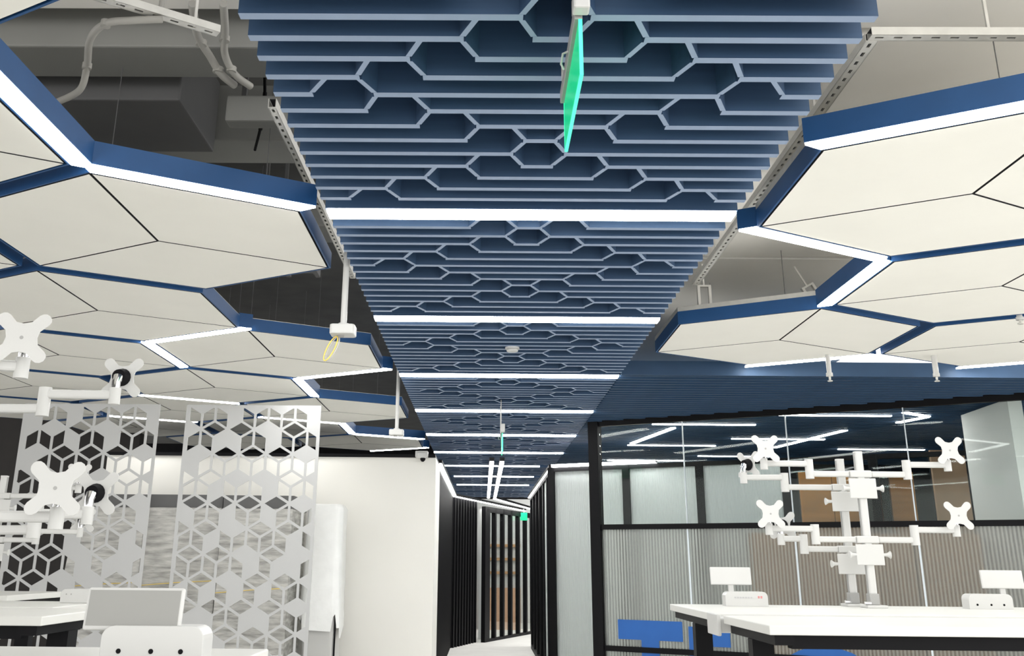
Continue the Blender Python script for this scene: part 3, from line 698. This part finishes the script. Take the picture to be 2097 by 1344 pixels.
def fills(txt):
    """row:tokens, token = column + rhombus letters"""
    out = {(0, c, 't') for c in range(-1, 6)}
    for part in txt.split(';'):
        r, toks = part.split(':')
        for tk in toks.split():
            c = int(tk.rstrip('tlr')); out |= {(int(r), c, k) for k in tk.lstrip('-0123456789')}
    rg = random.Random(7)
    out |= {(r, c, k) for r in range(10, 22) for c in range(-1, 6) for k in 'tlr' if rg.random() < 0.25}
    return out
F2 = fills('0:1r 4r;1:-1t 0r 1l 2tr 4t;2:0tl 4t;3:0r 1t 2tr 4t;4:0l 1r 3l 4t;5:0r 1t 3r 4t;6:2tr 3r 4tl;7:-1r 0r 1tr 2r 4t;8:0lr 1l 2r 3l 4t;9:0tl 1l 4t')
F1 = fills('0:0l 1r 4r;1:-1t 0t 1l 2tr 4t;2:0tl 4t;3:2t 4t;4:1tr 4tr;5:1r 3r 4t;6:2tr 3r 4tl;7:0r 1tr 2tr 4t;8:0l 1r 2l 3r;9:1t 2r 3l')
screen_obj(-2.69, -1.475, 9.0, CAM + 1.345, 0.02, 0.075, 0.1465, F2, 'right perforated white screen with cube pattern, next to the wrapped tower')
screen_obj(-4.16, -2.93, 9.0, CAM + 1.345, 0.02, 0.075, 0.168, F1, 'left perforated white screen with cube pattern, behind the left monitor arms')

# ================================================================== STORED FURNITURE BEHIND THE SCREENS
def wrapped(x0, x1, y0, y1, z, label):
    e = tag(empty('wrapped_cabinet', ((x0 + x1) / 2, (y0 + y1) / 2, 0)), label, 'cabinet', 'wrapped cabinets behind the screens')
    hx, hy = (x1 - x0) / 2, (y1 - y0) / 2
    MB().box(-hx, hx, -hy, hy, z - 0.13, z).build('dark_top', 'ductd', e)
    b = MB(); nx, nz = 10, 16
    rnd_ = random.Random(int(x0 * 100)); g = {}
    for i in range(nx + 1):
        for k in range(nz + 1):
            g[i, k] = len(b.v); b.v.append((-hx + 2 * hx * i / nx, -hy - 0.012 - rnd_.random() * 0.035, (z - 0.13) * k / nz))
    for i in range(nx):
        for k in range(nz): b.f.append((g[i, k], g[i + 1, k], g[i + 1, k + 1], g[i, k + 1])); b.m.append(0)
    b.build('film_front', 'wrapg', e, smooth=True)
    MB().box(-hx + 0.005, hx - 0.005, -hy, hy, 0, z - 0.13).build('body', 'wrapg', e)
    for q in range(2):
        zz = 0.5 + 0.6 * q + 0.1 * rnd_.random(); MB().tube([(-hx, -hy - 0.05, zz), (0, -hy - 0.055, zz + 0.03), (hx, -hy - 0.05, zz + 0.05)], 0.0035, 6).build('strap', 'yellow' if q else 'wrapw', e)
wrapped(-4.15, -3.42, 10.4, 11.2, CAM + 0.64, 'plastic wrapped cabinet behind the left perforated screen')
wrapped(-3.40, -2.66, 10.45, 11.2, CAM + 0.645, 'plastic wrapped cabinet visible in the gap between the screens')
wrapped(-2.64, -1.93, 10.4, 11.2, CAM + 0.64, 'plastic wrapped cabinet behind the right perforated screen')
e = tag(empty('wrapped_tower', (-1.66, 10.95, 0)), 'tall narrow tower appliance draped in white plastic by the white wall', 'appliance')
MB().prism(rrect(0.34, 0.40, 0.06), 0, CAM + 0.52).build('body', 'white', e, bevel=0.01)
MB().box(0.155, 0.172, -0.2, -0.19, 0, CAM - 0.50).build('side_trim', 'black', e)
b = MB(); prof = rrect(0.38, 0.44, 0.08, 6); n = len(prof); rr = random.Random(3)
levels = [(CAM + 0.585, 0.70), (CAM + 0.58, 0.88), (CAM + 0.54, 1.0), (CAM + 0.3, 1.0), (CAM + 0.1, 1.02), (CAM - 0.15, 1.03), (CAM - 0.4, 1.06), (CAM - 0.62, 1.10)]
for li, (z, s) in enumerate(levels):
    for k, (x, y) in enumerate(prof):
        j = 1 + (rr.random() - 0.5) * 0.05 * min(li, 4) / 2
        hem = (0.10 * math.sin(k * 0.9) + 0.05 * math.sin(k * 2.3)) if li == len(levels) - 1 else 0
        b.v.append((x * s * j, y * s * j, z + hem))
for li in range(len(levels) - 1):
    for k in range(n): k2 = (k + 1) % n; b.f.append((li * n + k, li * n + k2, (li + 1) * n + k2, (li + 1) * n + k)); b.m.append(0)
b.f.append(tuple(range(n))); b.m.append(0)
b.build('plastic_cover', 'wrapw', e, smooth=True)

# ================================================================== DESKS
DZ = 1.25
def desk(x0, x1, y0, y1, side, label, legs=True):
    """raised sit-stand desk; side = x sign of the open end nearest the aisle"""
    e = tag(empty('standing_desk', ((x0 + x1) / 2, (y0 + y1) / 2, 0)), label, 'desk', 'raised standing desks')
    hx, hy = (x1 - x0) / 2, (y1 - y0) / 2
    MB().box(-hx, hx, -hy, hy, DZ - 0.028, DZ).build('desktop', 'desk', e, bevel=0.003)
    MB().box(-hx + 0.08, hx - 0.08, -hy + 0.05, -hy + 0.10, DZ - 0.070, DZ - 0.03).build('front_beam', 'black', e)
    MB().box(-hx + 0.08, hx - 0.08, hy - 0.10, hy - 0.05, DZ - 0.070, DZ - 0.03).build('back_beam', 'black', e)
    for s in (-1, 1):
        lx = s * (hx - 0.05)
        MB().box(lx - 0.03, lx + 0.03, -hy + 0.02, hy - 0.02, DZ - 0.058, DZ - 0.029).build('end_bracket', 'black', e)
        MB().box(lx - 0.035, lx + 0.035, -0.03, 0.03, 0.62, DZ - 0.058).build('inner_leg', 'black', e); MB().box(lx - 0.042, lx + 0.042, -0.038, 0.038, 0.03, 0.66).build('outer_leg', 'blackm', e)
        MB().box(lx - 0.04, lx + 0.04, -hy + 0.06, hy - 0.06, 0, 0.03).build('foot', 'black', e, bevel=0.005)
    MB().box(-0.05 + hx * 0.3, 0.05 + hx * 0.3, -hy + 0.03, -hy + 0.05, DZ - 0.06, DZ - 0.045).build('control_panel', 'grey', e)
desk(0.87, 2.55, 3.25, 3.86, 1, 'front one of the two raised white desks on the right')
desk(0.87, 2.55, 4.02, 4.95, 1, 'rear one of the two raised white desks on the right, under the monitor poles')
e = tag(empty('cable_tray', (1.7, 3.94, DZ - 0.06)), 'white cable tray between the two right desks', 'cable tray')
MB().box(-0.84, 0.84, -0.075, 0.075, 0.0, 0.05).build('tray', 'white', e, bevel=0.004); MB().box(-0.855, -0.84, -0.085, 0.085, -0.01, 0.065).build('end_cap', 'white', e, bevel=0.004)
desk(-3.1, -1.385, 3.33, 3.92, 1, 'front white desk at the left with a black underframe')
desk(-3.1, -1.62, 3.98, 4.55, 1, 'white desk at the left behind the front one')
desk(-2.2, -0.44, 1.55, 2.20, 1, 'nearest white desk at the bottom left edge')
desk(-4.2, -2.35, 5.2, 5.95, 1, 'far white desk at the left edge under the distant monitor pole')

# ================================================================== MONITOR STANDS
def xplate():
    """X-shaped mounting plate, outline in xz, 0.115 m across"""
    R, r, n = 0.080, 0.0165, 6; pts = []
    for q in range(4):
        a = PI / 4 + q * PI / 2; d = Vector((math.cos(a), math.sin(a))); p = Vector((-d.y, d.x)); c = d * (R - r)
        for k in range(n + 1):
            t = -PI / 2 + PI * k / n; v = c + d * r * math.cos(t) + p * r * math.sin(t); pts.append((v.x, v.y))
        m = a + PI / 4; dm = Vector((math.cos(m), math.sin(m))); pm = Vector((-dm.y, dm.x))
        for t in (-0.65, 0.0, 0.65):
            v = dm * (0.040 - 0.005 * math.cos(t * 2)) + pm * t * 0.026; pts.append((v.x, v.y))
    return pts
XPL = MB().prism(xplate(), -0.0015, 0.0015, 0, M4=RX).mesh('mounting_plate', 'white')
HOLE = MB().cyl((0, 0), 0.0045, 0.0010, 0.0022, 10, 0, RX).mesh('screw', 'grey')
def seg_mesh(L):
    b = MB(); b.prism([(0, -0.014), (L, -0.011), (L, 0.011), (0, 0.014)], -0.013, 0.013)
    return b
def arm(e, x, y, z, a1, a2, L1, L2, py, up=0.045, flip=1, tilt=0.0):
    """two-link arm from (x,y,z); py = yaw of the plate"""
    j = Vector((x + L1 * math.cos(a1), y + L1 * math.sin(a1), z)); k = j + Vector((L2 * math.cos(a2), L2 * math.sin(a2), up))
    o = seg_mesh(L1).build('lower_arm', 'white', e, bevel=0.006); o.location = (x, y, z); o.rotation_euler = (0, 0, a1)
    o = seg_mesh(L2).build('upper_arm', 'white', e, bevel=0.006); o.location = (j.x, j.y, z + up); o.rotation_euler = (0, 0, a2)
    MB().cyl((j.x, j.y), 0.019, z - 0.022, z + up + 0.020, 16).build('elbow_joint', 'white', e, smooth=True)
    MB().cyl((k.x, k.y), 0.017, z + up - 0.028, z + up + 0.022, 16).build('wrist_joint', 'white', e, smooth=True)
    n = Vector((math.sin(py), -math.cos(py), 0))           # plate normal
    c = Vector((k.x, k.y, z + up + 0.062)) + n * 0.045
    h = MB(); h.tube([(k.x, k.y, z + up + 0.01), (k.x, k.y, z + up + 0.04), Vector((k.x, k.y, z + up + 0.058)) + n * 0.012], [0.013, 0.013, 0.016], 12)
    h.build('tilt_neck', 'chrome', e, smooth=True)
    b = MB(); b.tube([c - n * 0.036, c - n * 0.004], [0.020, 0.028], 16); b.build('tilt_head', 'blackm', e, smooth=True)
    p = link('mounting_plate', XPL, e, tuple(c), py)
    p.rotation_euler = (tilt, 0, py)
    s = link('screw', HOLE, e, tuple(c), py); s.rotation_euler = (tilt, 0, py)
def stand(loc, h, arms, label, tiers=(0.58, 0.29)):
    e = tag(empty('monitor_stand', loc), label, 'monitor stand', 'multi-arm monitor stands')
    b = MB(); b.prism(rrect(0.034, 0.034, 0.008, 3), 0.0, h); b.build('pole', 'white', e)
    for s in (-1, 1): MB().box(s * 0.0185 - 0.0015, s * 0.0185 + 0.0015, -0.006, 0.006, 0.05, h).build('pole_groove', 'grey', e)
    MB().prism(rrect(0.036, 0.036, 0.008, 3), h, h + 0.008).build('pole_cap', 'white', e)
    MB().box(-0.045, 0.045, -0.05, 0.05, 0, 0.012).build('base_plate', 'white', e, bevel=0.003); MB().box(-0.022, 0.022, -0.022, 0.022, 0.012, 0.06).build('base_clamp', 'grey', e, bevel=0.003)
    MB().tube([(-0.05, -0.03, 0.02), (-0.022, -0.03, 0.02)], 0.008, 10).build('clamp_screw', 'chrome', e)
    for t in tiers:
        MB().box(-0.062, 0.062, -0.026, -0.018, t - 0.11, t - 0.02).build('bracket', 'white', e, bevel=0.003)
        MB().box(-0.05, 0.05, -0.020, 0.020, t - 0.016, t + 0.016).build('arm_hub', 'white', e, bevel=0.005)
        for s in (-1, 1):
            MB().tube([(s * 0.055, -0.02, t - 0.065), (s * 0.078, -0.02, t - 0.065), (s * 0.092, -0.02, t - 0.065)], [0.006, 0.008, 0.017], 12).build('knob', 'white', e, smooth=True)
    for (t, a1, a2, L1, L2, py, tilt) in arms: arm(e, 0.05 * math.cos(math.radians(a1)), 0.0, tiers[t], math.radians(a1), math.radians(a2), L1, L2, math.radians(py), tilt=tilt)
    return e
stand((1.735, 4.72, DZ), 0.675, [
    (0, 0, 0, 0.17, 0.19, 0, -0.05), (1, 0, 0, 0.17, 0.19, 0, -0.05),
    (0, 180, 182, 0.18, 0.21, 0, -0.05), (1, 180, 182, 0.18, 0.21, 0, -0.05)], 'front white pole on the right desk with four monitor arms facing the camera')
stand((1.70, 4.87, DZ), 0.655, [
    (0, 180, 175, 0.22, 0.19, 130, 0), (1, 185, 165, 0.16, 0.10, 150, 0)], 'rear white pole on the right desk with folded monitor arms', (0.53, 0.25))
stand((-1.56, 3.02, DZ), 0.675, [
    (0, 0, 3, 0.17, 0.21, 180, 0.05), (1, -20, 10, 0.25, 0.14, 180, 0.05)], 'white monitor stand at the left whose two plates face away', (0.605, 0.25))
stand((-1.38, 2.36, DZ), 0.655, [
    (0, -15, 20, 0.13, 0.10, 12, -0.12), (1, 12, 0, 0.18, 0.16, 8, -0.1)], 'nearest white monitor stand at the left edge with large front-facing plates', (0.565, 0.22))
stand((-2.64, 5.6, DZ), 0.60, [
    (0, -10, 0, 0.18, 0.20, 15, 0), (1, -15, 10, 0.2, 0.22, 190, 0)], 'distant white monitor stand at the left edge in front of the left screen', (0.50, 0.27))

# ================================================================== DESK SIGN STANDS
def signstand(x, y, rz, sc_, tilt, offx, pc, label, marks):
    e = tag(empty('desk_sign_stand', (x, y, DZ), rz), label, 'sign stand', 'small white desk sign stands')
    W, H, D = 0.19 * sc_, 0.062 * sc_, 0.07 * sc_
    out = [p for p in rrect(W, 2 * H, 0.022 * sc_, 5) if True]
    poly = [(x_, max(0.0, y_)) for x_, y_ in out]; q = []
    for p in poly:
        if not q or (Vector(p) - Vector(q[-1])).length > 1e-5: q.append(p)
    MB().prism(q, -D / 2, D / 2, 0, M4=RX).build('base_box', 'white', e, bevel=0.004)
    MB().box(offx - 0.012 * sc_, offx + 0.012 * sc_, -0.006, 0.006, H - 0.004, pc).build('neck', 'white', e, bevel=0.002)
    R = Matrix.Translation((offx, -0.008, pc)) @ Matrix.Rotation(tilt, 4, 'X')
    MB().box(-0.092 * sc_, 0.092 * sc_, -0.006, 0.006, -0.038 * sc_, 0.038 * sc_, 0, R).build('sign_plate', 'white', e, bevel=0.004)
    if marks == 'inset': MB().box(-0.086 * sc_, 0.086 * sc_, -0.0075, -0.0055, -0.030 * sc_, 0.033 * sc_, 0, R).build('sign_face', 'inset', e)
    if marks == 'print':
        for k in range(7): MB().box(-0.055 + k * 0.012, -0.047 + k * 0.012, -D / 2 - 0.001, -D / 2 + 0.001, 0.034, 0.040).build('print_mark', 'ink', e)
        for k in range(2): MB().box(0.050 + k * 0.012, 0.058 + k * 0.012, -D / 2 - 0.001, -D / 2 + 0.001, 0.034, 0.044).build('print_mark', 'red', e)
    else:
        for dx in (-0.06, 0.0, 0.055): MB().cyl((dx * sc_, 0.018 * sc_), 0.0045 * sc_, D / 2 - 0.001, D / 2 + 0.001, 12, 0, RX).build('screw_hole', 'black', e)
signstand(1.18, 4.78, 0.0, 1.0, -0.1, -0.06, 0.128, 'small white sign stand at the left end of the right desks with faint print', 'print')
signstand(2.24, 4.72, 0.0, 1.02, -0.1, 0.075, 0.125, 'small white sign stand at the right edge on the right desk', 'holes')
signstand(-0.588, 1.93, 0.0, 0.96, -0.15, -0.045, 0.086, 'nearest white sign stand at bottom left with a grey faced plate', 'inset')
e = tag(empty('power_box', (-1.68, 4.40, DZ)), 'small white rounded box half hidden on the rear left desk', 'box')
MB().prism([(x_, max(0.0, y_)) for x_, y_ in rrect(0.15, 0.11, 0.02, 5)][:12] + [(-0.075, 0.0), (0.075, 0.0)], -0.03, 0.03, 0, M4=RX).build('casing', 'white', e, bevel=0.003)
for dx in (-0.05, -0.03): MB().cyl((dx, 0.035), 0.003, 0.0295, 0.031, 8, 0, RX).build('screw_hole', 'grey', e)

# ================================================================== SUB-PARTS: hang small pieces on the part that carries them
SUB = {
    'monitor_stand': {'elbow_joint': 'lower_arm', 'wrist_joint': 'upper_arm', 'tilt_neck': 'upper_arm', 'screw': 'mounting_plate', 'tilt_head': 'mounting_plate', 'knob': 'bracket', 'pole_groove': 'pole', 'pole_cap': 'pole', 'base_clamp': 'base_plate', 'clamp_screw': 'base_plate'},
    'hexagon_ceiling_panel': {'backing': 'tray', 'lid': 'tray', 'hanger_wire': 'tray'},
    'desk_sign_stand': {'sign_face': 'sign_plate', 'print_mark': 'base_box', 'screw_hole': 'base_box'},
    'exit_sign': {'edge_trim': 'green_plate', 'hook': 'housing', 'hanging_rod': 'housing'},
    'hanging_box': {'cable_gland': 'box', 'collar': 'pole', 'cable_loop': 'box'},
    'standing_desk': {'foot': 'outer_leg', 'control_panel': 'front_beam'},
    'wrapped_cabinet': {'strap': 'body', 'film_front': 'body'},
    'sprinkler': {'deflector': 'head'}, 'conduit': {'coupling': 'tube'}, 'cable': {'coupling': 'tube'},
}
base = lambda o: o.name.split('.')[0]
def centre(o):
    vs = o.data.vertices; c = Vector((0, 0, 0))
    for v in vs: c += v.co
    return o.matrix_basis @ (c / max(1, len(vs)))
for th in [o for o in C.objects if o.parent is None and base(o) in SUB]:
    mp = SUB[base(th)]; kids = list(th.children)
    for c in kids:
        tgt = mp.get(base(c))
        if not tgt: continue
        cand = [k for k in kids if base(k) == tgt and k is not c]
        if not cand: continue
        cc = centre(c); p = min(cand, key=lambda k: (centre(k) - cc).length)
        c.parent = p; c.matrix_parent_inverse = p.matrix_basis.inverted()
